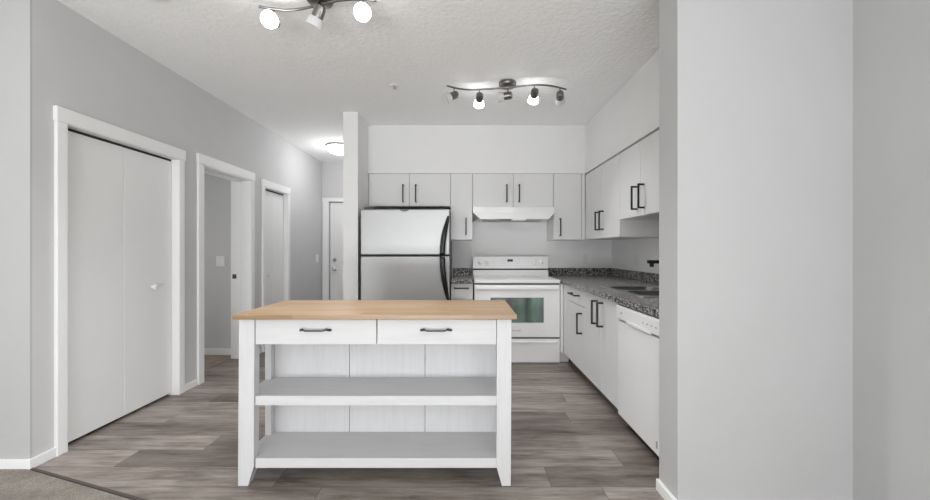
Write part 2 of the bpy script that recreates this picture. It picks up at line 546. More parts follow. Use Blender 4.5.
m = MB().box(-1.32 - BT, -1.32, 4.03 - BT, YH, 0, BB, 0.003).box(-1.32, -1.16, 4.03 - BT, 4.03, 0, BB, 0.003)
struct(m.build('baseboard_partition', M['trim']))

# ---- doors on the left wall
def casing(root, o0, o1, top, cw=0.056, ct=0.022):
    m = MB()
    m.box(XL, XL + ct, o0 - cw, o0, 0, top, 0.003).box(XL, XL + ct, o1, o1 + cw, 0, top, 0.003)
    m.box(XL, XL + ct + 0.005, o0 - cw - 0.006, o1 + cw + 0.006, top, top + 0.088, 0.003)
    m.build('casing', M['trim'], root)


def jamb(root, o0, o1, top, depth):
    m = MB()
    t = 0.004
    m.box(XL - depth, XL + 0.02, o0, o0 + t, 0, top).box(XL - depth, XL + 0.02, o1 - t, o1, 0, top).box(XL - depth, XL + 0.02, o0, o1, top - t, top)
    m.build('jamb', M['trim'], root)


def bifold(name, i, knob_y, knob_z):
    o0, o1, top = OPEN[i]
    r = room_empty(name)
    casing(r, o0, o1, top); jamb(r, o0, o1, top, WT)
    mid = (o0 + o1) / 2
    xs = XL - 0.043
    ps = []
    for (p0, p1) in ((o0 + 0.008, mid - 0.0012), (mid + 0.0012, o1 - 0.008)):
        ps.append(MB().box(xs - 0.03, xs, p0, p1, 0.022, top - 0.022, 0.003).build('panel', M['door'], r))
    MB().box(xs - 0.03, xs - 0.006, o0 + 0.005, o1 - 0.005, top - 0.02, top - 0.004).build('track', M['dark'], r)
    MB().box(xs - 0.6, xs - 0.032, o0 + 0.005, o1 - 0.005, 0.001, top - 0.004).build('closet_interior', M['dark'], r)
    k = MB().lathe((xs, knob_y, knob_z), (1, 0, 0), [(0, 0), (0.010, 0), (0.008, 0.012), (0.019, 0.02), (0.022, 0.028), (0.016, 0.038), (0, 0.040)], 20)
    k.build('knob', M['plastic'], ps[0] if knob_y < mid else ps[1])


bifold('door_1', 0, 2.955, 0.936)
bifold('door_3', 2, 4.68, 0.905)
o0, o1, top = OPEN[1]
r = room_empty('door_2')
casing(r, o0, o1, top, 0.06)
j = MB()
j.box(XL - WT - 0.024, XL + 0.02, o0, o0 + 0.012, 0, top).box(XL - WT - 0.024, XL + 0.02, o1 - 0.012, o1, 0, top).box(XL - WT - 0.024, XL + 0.02, o0, o1, top - 0.012, top)
j.build('jamb', M['trim'], r)
j = MB()
j.box(XL - 0.125, XL - 0.09, o1 - 0.024, o1 - 0.012, 0, top - 0.012).box(XL - 0.125, XL - 0.09, o0 + 0.012, o0 + 0.024, 0, top - 0.012).box(XL - 0.125, XL - 0.09, o0, o1, top - 0.024, top - 0.012)
j.build('door_stop', M['trim'], r)
MB().box(XL - WT - 0.005, XL - 0.145, o1 - 0.0145, o1 - 0.012, 0.905, 0.955).box(XL - WT + 0.008, XL - 0.157, o1 - 0.016, o1 - 0.0145, 0.915, 0.95).build('strike_plate', M['pewter'], r)
# entry door at the end of the hall
r = room_empty('door_5')
m = MB().box(-2.428, -2.325, YH - 0.018, YH, 0, 2.055, 0.003).box(-1.40, -1.335, YH - 0.018, YH, 0, 2.055, 0.003).box(-2.432, -1.335, YH - 0.02, YH, 2.055, 2.12, 0.003)
m.build('casing', M['trim'], r)
m = MB().box(-2.312, -1.405, YH + 0.03, YH + 0.07, 0.01, 2.04, 0.002)
for (a0, a1) in ((-2.20, -1.91), (-1.81, -1.52)):
    for (z0, z1) in ((0.2, 0.85), (1.0, 1.9)):
        m.box(a0, a1, YH + 0.024, YH + 0.03, z0, z1, 0.004).box(a0 + 0.04, a1 - 0.04, YH + 0.018, YH + 0.024, z0 + 0.04, z1 - 0.04, 0.004)
leaf = m.build('panel', M['door'], r)
MB().box(-2.325, -2.312, YH + 0.03, YH + 0.05, 0, 2.055).box(-2.312, -1.405, YH + 0.032, YH + 0.05, 2.04, 2.055).build('door_gap_shade', M['grey_plastic'], r)  # grey strips stand in for the shaded gap round the leaf
MB().lathe((-2.235, YH + 0.03, 0.905), (0, -1, 0), [(0, 0), (0.034, 0), (0.034, 0.008), (0.014, 0.012), (0.014, 0.035), (0.03, 0.045), (0.033, 0.06), (0.022, 0.072), (0, 0.075)]).build('door_knob', M['chrome'], leaf)
MB().lathe((-2.235, YH + 0.03, 1.06), (0, -1, 0), [(0, 0), (0.032, 0), (0.03, 0.012), (0, 0.014)]).box(-2.262, -2.208, YH + 0.002, YH + 0.018, 1.053, 1.067, 0.003).build('deadbolt', M['chrome'], leaf)

# ------------------------------------------------------------------ cabinets
G = 0.0026   # half gap between fronts

def add_handle(m, x, z, length, vertical, so=0.039, s=0.0135):
    """square bar pull on a front whose face is y = 0 and which faces -y"""
    h = length / 2
    if vertical:
        m.box(x - s / 2, x + s / 2, -so - s, -so, z - h, z + h, 0.0015)
        for zz in (z - h, z + h - s):
            m.box(x - s / 2, x + s / 2, -so - s * 0.2, 0.0, zz, zz + s)
    else:
        m.box(x - h, x + h, -so - s, -so, z - s / 2, z + s / 2, 0.0015)
        for xx in (x - h, x + h - s):
            m.box(xx, xx + s, -so - s * 0.2, 0.0, z - s / 2, z + s / 2)
    return m


def cabinet(name, label, loc, rz, w, d, h, fronts, cat='cabinet', group=None, toe=0.0, top=True, extra=None, mat='cabinet'):
    """carcass of panels behind y=0.021; fronts: list of (kind, x0, x1, z0, z1, handle or None), handle = (x, z, length, vertical)"""
    r = thing(name, label, cat, loc, rz, group)
    t = 0.016; f = 0.021
    m = MB()
    m.box(0.0006, t, f, d, toe, h).box(w - t, w - 0.0006, f, d, toe, h).box(t, w - t, f, d, toe, toe + t).box(t, w - t, d - 0.008, d, toe + t, h)
    if top:
        m.box(t, w - t, f, d - 0.008, h - t, h)
    else:
        m.box(t, w - t, f, f + 0.05, h - 0.02, h)
    for (k, x0, x1, z0, z1, hd) in fronts:
        pass
    m.box(t, w - t, f + 0.004, f + 0.008, toe + t, h - t - (0.0 if top else 0.01))   # backing seen through the gaps
    if toe:
        MB().box(0.0006, w - 0.0006, 0.075, 0.09, 0.0, toe).build('toe_kick', M['toe'], r)
        m.box(0.0006, t, 0.09, d, 0.0, toe).box(w - t, w - 0.0006, 0.09, d, 0.0, toe)
    if extra:
        for e in extra:
            m.box(*e)
    m.build('cabinet_body', M[mat], r)
    for (k, x0, x1, z0, z1, hd) in fronts:
        p = MB().box(x0 + G, x1 - G, 0.0, 0.019, z0 + G, z1 - G, 0.0015, 1).build(k, M['cabinet'], r)
        if hd:
            add_handle(MB(), *hd).build('handle', M['black'], p)
    return r


kz = lambda Z: Z / F
def PX(px, Z):
    return (px - 465.0) * Z / F
def PZ(py, Z):
    return H - (py - 250.0) * Z / F

GU = 'white slab wall cabinets'
D_U = YB - YC - 0.002
TOPU = 2.1452
# over the fridge
x0, x1, xm = -1.158, -0.1745, PX(409.5, YC)
b0 = 1.752
w_ = x1 - x0
cabinet('wall_cabinet', 'white two-door wall cabinet directly above the refrigerator', (x0, YC, b0), 0, w_, D_U, TOPU - b0,
        [('door', 0.012, xm - x0, 0, TOPU - b0, (PX(402.7, 4.40) - x0, PZ(193, 4.40) - b0, 0.21, True)),
         ('door', xm - x0, w_, 0, TOPU - b0, (PX(415.5, 4.40) - x0, PZ(193, 4.40) - b0, 0.21, True))], group=GU)
b1 = 1.352
x0, x1 = -0.1735, 0.0895
cabinet('wall_cabinet', 'narrow tall white wall cabinet between refrigerator and range hood', (x0, YC, b1), 0, x1 - x0, D_U, TOPU - b1,
        [('door', 0, x1 - x0, 0, TOPU - b1, (PX(466, 4.40) - x0, PZ(226.2, 4.40) - b1, 0.205, True))], group=GU)
x0, x1, xm = 0.0905, 1.0585, PX(513.2, YC)
b2 = 1.742
w_ = x1 - x0
cabinet('wall_cabinet', 'white two-door wall cabinet directly above the white range hood', (x0, YC, b2), 0, w_, D_U, TOPU - b2,
        [('door', 0, xm - x0, 0, TOPU - b2, (PX(507, 4.40) - x0, PZ(193, 4.40) - b2, 0.21, True)),
         ('door', xm - x0, w_, 0, TOPU - b2, (PX(519.5, 4.40) - x0, PZ(193, 4.40) - b2, 0.21, True))], group=GU)
x0, x1 = 1.0595, 1.4385
xd = PX(581.5, YC) - x0
cabinet('wall_cabinet', 'single-door white wall cabinet right of the range hood, in the corner', (x0, YC, b1), 0, x1 - x0, D_U, TOPU - b1,
        [('door', 0, xd, 0, TOPU - b1, (PX(560.8, 4.40) - x0, PZ(227, 4.40) - b1, 0.21, True)),
         ('filler', xd, x1 - x0, 0, TOPU - b1, None)], group=GU)
# right wall uppers, facing -X; local x runs towards the camera
RZ = -PI / 2
DR = XR - XU - 0.002
y0, y1 = YC - 0.001, 3.463
w_ = y0 - y1
ym = y0 - 3.93
cabinet('wall_cabinet', 'tall two-door white wall cabinet on right wall, nearer the corner', (XU, y0, b1), RZ, w_, DR, TOPU - 0.017 - b1,
        [('door', 0.0, ym, 0, TOPU - 0.017 - b1, (y0 - 3.985, 0.188, 0.20, True)),
         ('door', ym, w_, 0, TOPU - 0.017 - b1, (y0 - 3.867, 0.188, 0.20, True))], group=GU)
y0, y1 = 3.4622, 2.647
b3 = 1.510
w_ = y0 - y1
ym = y0 - 3.055
cabinet('wall_cabinet', 'shorter two-door white wall cabinet on right wall, above the sink', (XU, y0, b3), RZ, w_, DR, TOPU - 0.017 - b3,
        [('door', 0.0, ym, 0, TOPU - 0.017 - b3, (y0 - 3.113, 0.155, 0.20, True)),
         ('door', ym, w_, 0, TOPU - 0.017 - b3, (y0 - 2.992, 0.155, 0.20, True))], group=GU)
# base cabinets
CT0, CT1 = 0.864, 0.905      # counter underside, top
TOE = 0.112
GB = 'white slab base cabinets'
x0, x1 = -0.155, 0.0885
YF = 4.09
cabinet('base_cabinet', 'narrow white base cabinet between refrigerator and range', (x0, YF, 0), 0, x1 - x0, YB - YF - 0.002, CT0 - 0.001,
        [('drawer', 0, x1 - x0, 0.69, CT0 - 0.002, (PX(461.5, 4.05) - x0, PZ(288.3, 4.05), 0.16, False)),
         ('door', 0, x1 - x0, TOE, 0.69, None)], group=GB, toe=TOE)
XBF = 1.07
DB = XR - XBF - 0.002
y0, y1 = 4.045, 3.316
w_ = y0 - y1
fx = y0 - 3.90
cabinet('base_cabinet', 'white base cabinet with one drawer over a door beside the range', (XBF, y0, 0), RZ, w_, DB, CT0 - 0.001,
        [('drawer', fx, w_, 0.712, CT0 - 0.002, (y0 - 3.585, 0.803, 0.235, False)),
         ('door', fx, w_, TOE, 0.712, (y0 - 3.405, 0.557, 0.195, True)),
         ('filler', 0.0, fx, TOE, CT0 - 0.002, None)], group=GB, toe=TOE,
        extra=[(-0.032 + 0.0, 0.0006, -0.03, -0.002, TOE, CT0 - 0.003)] and [(-0.0, 0.0006, 0.021, 0.06, TOE, CT0 - 0.003)])
y0, y1 = 3.3152, 2.590
w_ = y0 - y1
ym = y0 - 2.945
cabinet('base_cabinet', 'two-door white base cabinet underneath the sink, beside the dishwasher', (XBF, y0, 0), RZ, w_, DB, CT0 - 0.001,
        [('door', 0, ym, TOE, CT0 - 0.002, (y0 - 3.005, 0.728, 0.195, True)),
         ('door', ym, w_, TOE, CT0 - 0.002, (y0 - 2.884, 0.728, 0.195, True))], group=GB, toe=TOE, top=False)
# filler post between range and side cabinets
t_ = thing('corner_filler', 'slim white filler post in the corner right of the range', 'filler', (1.0365, 4.046, 0))
MB().box(0.002, 0.0325, 0.0, 0.02, TOE, CT0 - 0.002, 0.001, 1).build('post', M['cabinet'], t_)
MB().box(0.002, 0.105, 0.05, 0.065, 0.0, TOE - 0.002).build('toe_kick', M['cabinet'], t_)

# countertops
r = thing('countertop', 'short speckled granite counter between refrigerator and range', 'countertop', (0, 0, CT0), 0)
MB().box(-0.156, 0.0895, 4.065, YB - 0.001, 0, CT1 - CT0, 0.004).build('slab', M['granite'], r)
MB().box(-0.156, 0.0895, YB - 0.021, YB - 0.001, CT1 - CT0, 0.998 - CT0, 0.003).build('backsplash', M['granite'], r)
r = thing('countertop', 'long speckled granite counter along right wall holding the sink', 'countertop', (0, 0, CT0), 0)
cx0, cx1, cy0, cy1 = 1.045, XR - 0.001, YS1 + 0.003, YB - 0.001
hx0, hx1, hy0, hy1 = 1.215, 1.725, 2.575, 3.29
t = CT1 - CT0
m = MB()
m.box(cx0, cx1, hy1, cy1, 0, t, 0.004).box(cx0, cx1, cy0, hy0, 0, t, 0.004).box(cx0, hx0, hy0 - 0.004, hy1 + 0.004, 0, t, 0.004).box(hx1, cx1, hy0 - 0.004, hy1 + 0.004, 0, t, 0.004)
m.build('slab', M['granite'], r)
m = MB().box(cx0, cx1, YB - 0.021, YB - 0.001, t, 0.998 - CT0, 0.003).box(XR - 0.021, XR - 0.001, cy0, YB - 0.021, t, 0.998 - CT0, 0.003)
m.build('backsplash', M['granite'], r)

# ------------------------------------------------------------------ sink and faucet
def rrect(x0, x1, y0, y1, rad, n=6):
    pts = []
    for (cx, cy, a0) in ((x1 - rad, y1 - rad, 0), (x0 + rad, y1 - rad, PI / 2), (x0 + rad, y0 + rad, PI), (x1 - rad, y0 + rad, 1.5 * PI)):
        for k in range(n + 1):
            a = a0 + k * PI / 2 / n
            pts.append((cx + rad * math.cos(a), cy + rad * math.sin(a)))
    return pts


r = thing('kitchen_sink', 'double-bowl stainless steel drop-in sink in the granite counter', 'sink', (0, 0, CT1))
bowls = [(1.240, 1.64, 2.600, 2.925), (1.240, 1.64, 2.970, 3.265)]
bm = bmesh.new()
zt = 0.006
def loop(pts, z):
    vs = [bm.verts.new((p[0], p[1], z)) for p in pts]
    es = [bm.edges.new((vs[i], vs[(i + 1) % len(vs)])) for i in range(len(vs))]
    return vs, es
ov, oe = loop(rrect(1.195, 1.75, 2.550, 3.315, 0.05), zt)
allE = list(oe); bl = []
for bb in bowls:
    v_, e_ = loop(rrect(*bb, 0.085), zt); allE += e_; bl.append(v_)
bmesh.ops.triangle_fill(bm, edges=allE, use_beauty=True)
lo = [bm.verts.new((v.co.x, v.co.y, 0.0005)) for v in ov]
for i in range(len(ov)):
    k = (i + 1) % len(ov); bm.faces.new((ov[i], ov[k], lo[k], lo[i]))
m = MB(); m.bm.free(); m.bm = bm
bmesh.ops.recalc_face_normals(bm, faces=bm.faces)
m.build('rim', M['sink_steel'], r)
for bb in bowls:
    bm = bmesh.new()
    prev = None
    for (ins, z) in ((0.0, zt), (0.006, -0.01), (0.014, -0.13), (0.03, -0.16), (0.07, -0.17)):
        pts = rrect(bb[0] + ins, bb[1] - ins, bb[2] + ins, bb[3] - ins, 0.085)
        vs = [bm.verts.new((p[0], p[1], z)) for p in pts]
        if prev:
            for i in range(len(vs)):
                k = (i + 1) % len(vs); f = bm.faces.new((prev[i], prev[k], vs[k], vs[i])); f.smooth = True
        prev = vs
    bm.faces.new(prev)
    m = MB(); m.bm.free(); m.bm = bm
    bo = m.build('bowl', M['bowl_steel'], r)
    MB().lathe(((bb[0] + bb[1]) / 2, (bb[2] + bb[3]) / 2, -0.1695), (0, 0, 1), [(0.045, 0), (0.045, 0.004), (0.03, 0.002), (0, 0.001)], 20).build('drain', M['chrome'], bo)
r = thing('faucet', 'black angular faucet reaching over the sink from the right wall', 'faucet', (1.69, 2.945, CT1 + 0.0065))
MB().lathe((0, 0, 0), (0, 0, 1), [(0, 0), (0.03, 0), (0.028, 0.012), (0.019, 0.016), (0.019, 0.20), (0.018, 0.226), (0, 0.226)]).build('body', M['black'], r)
m = MB().box(-0.243, 0.012, -0.018, 0.018, 0.212, 0.238, 0.004).lathe((-0.212, 0, 0.214), (0, 0, -1), [(0.0, 0), (0.016, 0), (0.016, 0.026), (0.012, 0.03), (0, 0.03)], 16)
m.build('spout', M['black'], r)
MB().tube([(0, -0.018, 0.14), (0, -0.04, 0.15), (0, -0.09, 0.175)], 0.007).build('lever', M['black'], r)

# ------------------------------------------------------------------ dishwasher
r = thing('dishwasher', 'white built-in dishwasher at near end of right-hand cabinets', 'dishwasher', (XBF - 0.008, 2.588, 0), RZ)
W = 2.588 - 1.945
MB().box(0.004, W - 0.004, 0.045, 0.60, 0.10, CT0 - 0.002).build('tub_casing', M['enamel'], r)
dd = MB().box(0.003, W - 0.003, 0.0, 0.042, 0.094, 0.742, 0.005).build('door', M['enamel'], r)
MB().box(0.520, 0.535, -0.002, 0.0, 0.13, 0.17, 0.0008).build('sticker', M['grey_plastic'], dd)
m = MB().prism([(-0.004, 0.757), (-0.012, 0.765), (-0.012, 0.84), (-0.004, 0.852), (0.042, 0.852), (0.042, 0.757)], 0.003, W - 0.003, 'x')
cp = m.build('control_panel', M['enamel'], r)
m = MB()
n = 12
pts = [(W * 0.25 + W * 0.5 * i / n, -0.012 - 0.007 * math.sin(PI * i / n)) for i in range(n + 1)]
m.prism(pts + [(W * 0.75, 0.0), (W * 0.25, 0.0)], 0.752, 0.768, 'z')
m.build('pull_lip', M['enamel'], cp)
for i in range(4):
    MB().box(W * 0.60 + i * 0.05, W * 0.60 + i * 0.05 + 0.016, -0.0135, -0.012, 0.798, 0.806, 0.0005, 1).build('button', M['grey_plastic'], cp)
MB().box(0.075, 0.10, -0.0135, -0.012, 0.80, 0.812, 0.0005, 1).build('vent_badge', M['grey_plastic'], cp)
MB().box(0.01, W - 0.01, 0.07, 0.085, 0.0, 0.092).build('kick_plate', M['dark'], r)

# ------------------------------------------------------------------ range
r = thing('kitchen_range', 'white electric range with glass oven window against the back wall', 'stove', (0.0985, 4.05, 0))
W = 0.9375
BKY = 0.74
MB().box(0.003, W - 0.003, 0.035, BKY, 0.035, 0.866).build('body', M['enamel'], r)
MB().box(0.02, W - 0.02, 0.03, 0.05, 0.0, 0.03).build('kick', M['dark'], r)
ck = MB().box(0.0, W, -0.018, BKY, 0.868, 0.905, 0.008, 3).build('cooktop', M['enamel'], r)
for (cx, cy, rr) in ((0.24, 0.16, 0.12), (0.70, 0.16, 0.095), (0.24, 0.44, 0.095), (0.70, 0.44, 0.12)):
    MB().lathe((cx, cy, 0.9045), (0, 0, 1), [(rr, 0), (rr, 0.0012), (rr - 0.006, 0.0012), (rr - 0.006, 0)], 36).build('burner_ring', M['grey_plastic'], ck)
m = MB()
m.prism([(0.55, 0.905), (0.548, 0.92), (0.595, 0.980), (BKY, 0.980), (BKY, 0.905)], 0.004, W - 0.004, 'x')
m.build('riser', M['enamel'], r)
MB().box(0.006, W - 0.006, 0.63, BKY, 0.980, 0.999).build('vent_slot', M['dark'], r)
g = MB().prism([(0.578, 0.999), (0.588, 1.142), (0.60, 1.150), (BKY, 1.150), (BKY, 0.999)], 0.0, W, 'x', 0.003).build('backguard', M['enamel'], r)
def gy(z):
    return 0.578 + (z - 0.997) / 0.158 * 0.010 - 0.001
for px in (480.5, 487.5, 534.2, 541.2):
    x = PX(px, 4.63) - 0.0985
    kz_ = 1.072
    MB().lathe((x, gy(kz_) + 0.002, kz_), (0, -1, 0), [(0, 0), (0.027, 0), (0.025, 0.016), (0.018, 0.02), (0, 0.021)], 20).box(x - 0.004, x + 0.004, gy(kz_) - 0.030, gy(kz_) - 0.017, kz_ - 0.018, kz_ + 0.018, 0.002).build('knob', M['plastic'], g)
x = PX(510.2, 4.63) - 0.0985
dsp = MB().box(x - 0.034, x + 0.034, gy(1.11) - 0.004, gy(1.11) + 0.004, 1.086, 1.114, 0.001).build('display', M['black_gloss'], g)
MP = paint('pale_grey_print', (0.6, 0.6, 0.6), 0.5)
for i in range(3):
    for (sx_, sgn) in ((x - 0.06 - i * 0.026, 1), (x + 0.06 + i * 0.026, 1)):
        for z in (1.065, 1.095, 1.12):
            MB().box(sx_ - 0.006, sx_ + 0.006, gy(z) - 0.001, gy(z) + 0.004, z - 0.003, z + 0.003).build('touch_button', MP, g)
dr = MB().box(0.004, W - 0.004, -0.012, 0.034, 0.280, 0.852, 0.008, 3).build('oven_door', M['enamel'], r)
x0, x1 = PX(490.5, 4.04) - 0.0985, PX(543.6, 4.04) - 0.0985
z0, z1 = PZ(322.6, 4.04), PZ(297.6, 4.04)
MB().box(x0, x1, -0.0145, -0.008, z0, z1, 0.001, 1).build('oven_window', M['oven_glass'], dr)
m = MB().prism([(-0.012, 0.792), (-0.024, 0.796), (-0.028, 0.804), (-0.027, 0.822), (-0.022, 0.832), (-0.012, 0.836)], 0.02, W - 0.02, 'x', 0.002)
m.build('handle', M['enamel'], dr)
xb = PX(516.5, 4.04) - 0.0985
m = MB()
for i in range(9):
    hgt = (0.012, 0.015, 0.010, 0.010, 0.014, 0.010, 0.010, 0.010, 0.015)[i]
    m.box(xb - 0.045 + i * 0.0095, xb - 0.040 + i * 0.0095, -0.0135, -0.0115, 0.349, 0.349 + hgt)
m.tube([(xb + 0.050 * math.cos(a) * 0.35 + 0.03, -0.0125, 0.356 + 0.016 * math.sin(a)) for a in [i * 1.7 * PI / 14 - 0.6 * PI for i in range(15)]], 0.0012, 6)
m.build('badge', M['grey_plastic'], dr)
dw = MB().box(0.004, W - 0.004, -0.008, 0.034, 0.006, 0.264, 0.005, 3).build('storage_drawer', M['enamel'], r)
MB().prism([(-0.008, 0.236), (-0.020, 0.232), (-0.020, 0.226), (-0.008, 0.218)], 0.03, W - 0.03, 'x').build('drawer_lip', M['enamel'], dw)
MB().box(0.006, W - 0.006, 0.012, 0.034, 0.262, 0.282).build('gap_shade_strip', M['dark'], r)  # dark strip paints the shaded gap between oven door and drawer
MB().box(0.006, W - 0.006, 0.012, 0.034, 0.850, 0.869).build('gap_shade_strip', M['dark'], r)  # dark strip paints the shaded gap under the cooktop
MB().box(W * 0.5 - 0.03, W * 0.5 + 0.03, -0.008, 0.014, 0.272, 0.281, 0.002).build('latch', M['dark'], r)

# range hood
r = thing('range_hood', 'white under-cabinet range hood over the range', 'range hood', (0.0905, 0, 0))
W = 0.968
YHF = 4.36
bm = bmesh.new()
top = [(0.004, 4.80), (0.004, YHF + 0.02), (W - 0.004, YHF + 0.02), (W - 0.004, 4.80)]
mid = [(0.004, 4.80), (0.004, YHF), (W - 0.004, YHF), (W - 0.004, 4.80)]
low = [(0.004, 4.80), (0.085, YHF - 0.04), (W - 0.085, YHF - 0.04), (W - 0.004, 4.80)]
rings = []
for pts, z in ((top, 1.738), (mid, 1.672), (low, 1.592)):
    rings.append([bm.verts.new((p[0], p[1], z)) for p in pts])
rings[2][0].co.z = rings[2][3].co.z = 1.592
for A, B in zip(rings, rings[1:]):
    for i in range(4):
        bm.faces.new((A[i], A[(i + 1) % 4], B[(i + 1) % 4], B[i]))
bm.faces.new(rings[0]); bm.faces.new(rings[2][::-1])
bmesh.ops.recalc_face_normals(bm, faces=bm.faces)
m = MB(); m.bm.free(); m.bm = bm
m.build('canopy', M['enamel'], r)
m = MB()
for i in range(9):
    m.box(0.30 + i * 0.017, 0.311 + i * 0.017, YHF - 0.02, YHF + 0.1, 1.580, 1.592)
m.build('switch_panel', M['grey_plastic'], r)
MB().box(0.46, 0.62, YHF - 0.036, YHF + 0.12, 1.576, 1.592, 0.004).build('lamp_lens', M['plastic'], r)
MB().box(0.12, W - 0.12, YHF + 0.14, 4.74, 1.584, 1.592).build('grease_filter', M['grey_plastic'], r)

# ------------------------------------------------------------------ refrigerator
r = thing('refrigerator', 'stainless steel top-freezer refrigerator with black bow handle, left of range', 'refrigerator', (0, 0, 0))
FX0, FX1 = -1.118, -0.163
YD = 3.98
MB().box(FX0 + 0.004, FX1 - 0.004, 4.052, 4.75, 0.05, 1.674, 0.006).build('casing', M['fridge_side'], r)
MB().box(FX0 + 0.02, FX1 - 0.02, 4.02, 4.06, 0.006, 0.095).build('toe_grille', M['dark'], r)
for x in (FX0 + 0.06, FX1 - 0.06):
    for y in (4.1, 4.7):
        MB().cyl((x, y, 0.0), (x, y, 0.055), 0.02, seg=12).build('foot', M['dark'], r)
up = MB().box(FX0, FX1, YD, 4.045, 1.176, 1.668, 0.014, 4).build('freezer_door', M['steel'], r)
lw = MB().box(FX0, FX1, YD, 4.045, 0.10, 1.164, 0.014, 4).build('fridge_door', M['steel'], r)
MB().box(FX0 + 0.01, FX1 - 0.01, 4.0, 4.05, 1.160, 1.180).build('gasket', M['dark'], r)
MB().box(FX0 + 0.03, FX0 + 0.14, 4.0, 4.12, 1.668, 1.690, 0.006).build('hinge_cover', M['fridge_side'], r)
xb = PX(404.3, YD)
m = MB()
pts = [(xb - 0.050 * math.cos(a), 1.668 - 0.026 * math.sin(a)) for a in [i * PI / 12 for i in range(13)]]
m.prism(pts, YD - 0.004, YD + 0.002, 'y')
m.build('badge', M['pewter'], up)
def arc(keys, z0, z1, n=16):
    out = []
    for i in range(n + 1):
        t = i / n
        z = z0 + (z1 - z0) * t
        # bow: offset towards the left grows to the split line
        s = math.sin(t * PI / 2)
        out.append((keys[0] + (keys[1] - keys[0]) * s, YD - 0.008 - 0.06 * math.sin(min(1, t * 1.6) * PI / 2), z))
    return out
xe, xmid = PX(448.6, YD) - 0.0, PX(442.3, 3.92)
rad = [0.014 + 0.015 * math.sin(min(1, i / 10) * PI / 2) for i in range(17)]
MB().tube(arc((xe, xmid), 1.59, 1.178), 0.022, 12, 0.6, (0, 1, 0), rad).build('handle', M['black_gloss'], up)
MB().tube(arc((xe, xmid), 0.68, 1.166), 0.022, 12, 0.6, (0, 1, 0), rad).build('handle', M['black_gloss'], lw)

# ------------------------------------------------------------------ island
r = thing('kitchen_island', 'white wooden kitchen island with butcher-block top standing on plank floor', 'kitchen island', (0, 0, 0))
MB().box(-1.191, 0.2665, 1.90, 2.47, 0.874, 0.898, 0.004).build('tabletop', M['butcher'], r)
LX0, LX1, RX0, RX1 = -1.178, -1.097, 0.166, 0.243
ZL = 0.873
def front_leg(x0, x1, inner_right):
    # inner edge tapers in towards the foot
    if inner_right:
        pts = [(x0 - 0.006, 0), (x1 - 0.034, 0), (x1 - 0.004, 0.10), (x1, ZL), (x0, ZL)]
    else:
        pts = [(x0 + 0.026, 0), (x1 - 0.004, 0), (x1, ZL), (x0, ZL), (x0 - 0.002, 0.10)]
    return MB().prism(pts, 1.938, 1.988, 'y', 0.002)
front_leg(LX0, LX1, True).build('leg', M['wash_v'], r)
front_leg(RX0, RX1, False).build('leg', M['wash_v'], r)
for (x0, x1) in ((LX0, -1.142), (0.207, RX1)):
    MB().box(x0, x1, 2.19, 2.262, 0.0, ZL, 0.002).build('leg', M['wash_v'], r)
m = MB()
for (x0, x1) in ((-1.1415, -0.693), (-0.690, -0.241), (-0.238, 0.2065)):
    m.box(x0, x1, 2.228, 2.242, 0.085, ZL, 0.0015)
m.build('back_panel', M['wash_v'], r)
m = MB()   # drawer box rails under the top
m.box(LX0 + 0.004, -1.142, 1.99, 2.189, 0.742, ZL).box(0.207, RX1 - 0.004, 1.99, 2.189, 0.742, ZL)
m.box(-1.1415, 0.2065, 2.205, 2.227, 0.742, ZL)
m.build('apron', M['wash_h'], r)
xm = (376.9 - 465) * 1.945 / F
for (x0, x1, hx) in ((LX1 + 0.002, xm - 0.0025, 314.7), (xm + 0.0025, RX0 - 0.002, 436.0)):
    d = MB().box(x0, x1, 1.943, 1.961, 0.737, 0.868, 0.0025).build('drawer', M['wash_h'], r)
    MB().box(x0 + 0.01, x1 - 0.01, 1.961, 2.19, 0.748, 0.85).build('drawer_box', M['wash_h'], d)
    cx = (hx - 465) * 1.93 / F; hz = 0.812
    n = 18; pts = []; rd = []
    for i in range(n + 1):
        t = i / n
        px = cx - 0.080 + 0.160 * t
        e = min(t, 1 - t)
        yy = 1.942 - 0.024 * min(1, e / 0.14)
        zz = hz + 0.007 * math.exp(-((e - 0.12) / 0.05) ** 2)
        pts.append((px, yy, zz)); rd.append(0.0042 + 0.0022 * (e < 0.16))
    MB().tube(pts, 0.006, 10, 1.0, (0, 0, 1), rd).build('handle', M['pewter'], d)
def shelf(z0, z1):
    pts = [(LX1 + 0.001, 1.945), (RX0 - 0.001, 1.945), (RX0 - 0.001, 1.9885), (RX1 - 0.003, 1.9885), (RX1 - 0.003, 2.1895), (0.2065, 2.1895), (0.2065, 2.2275),
           (-1.1415, 2.2275), (-1.1415, 2.1895), (LX0 + 0.003, 2.1895), (LX0 + 0.003, 1.9885), (LX1 + 0.001, 1.9885)]
    return MB().prism(pts, z0, z1, 'z', 0.0012)
shelf(0.418, 0.467).build('shelf', M['wash_h'], r)
shelf(0.090, 0.141).build('shelf', M['wash_h'], r)

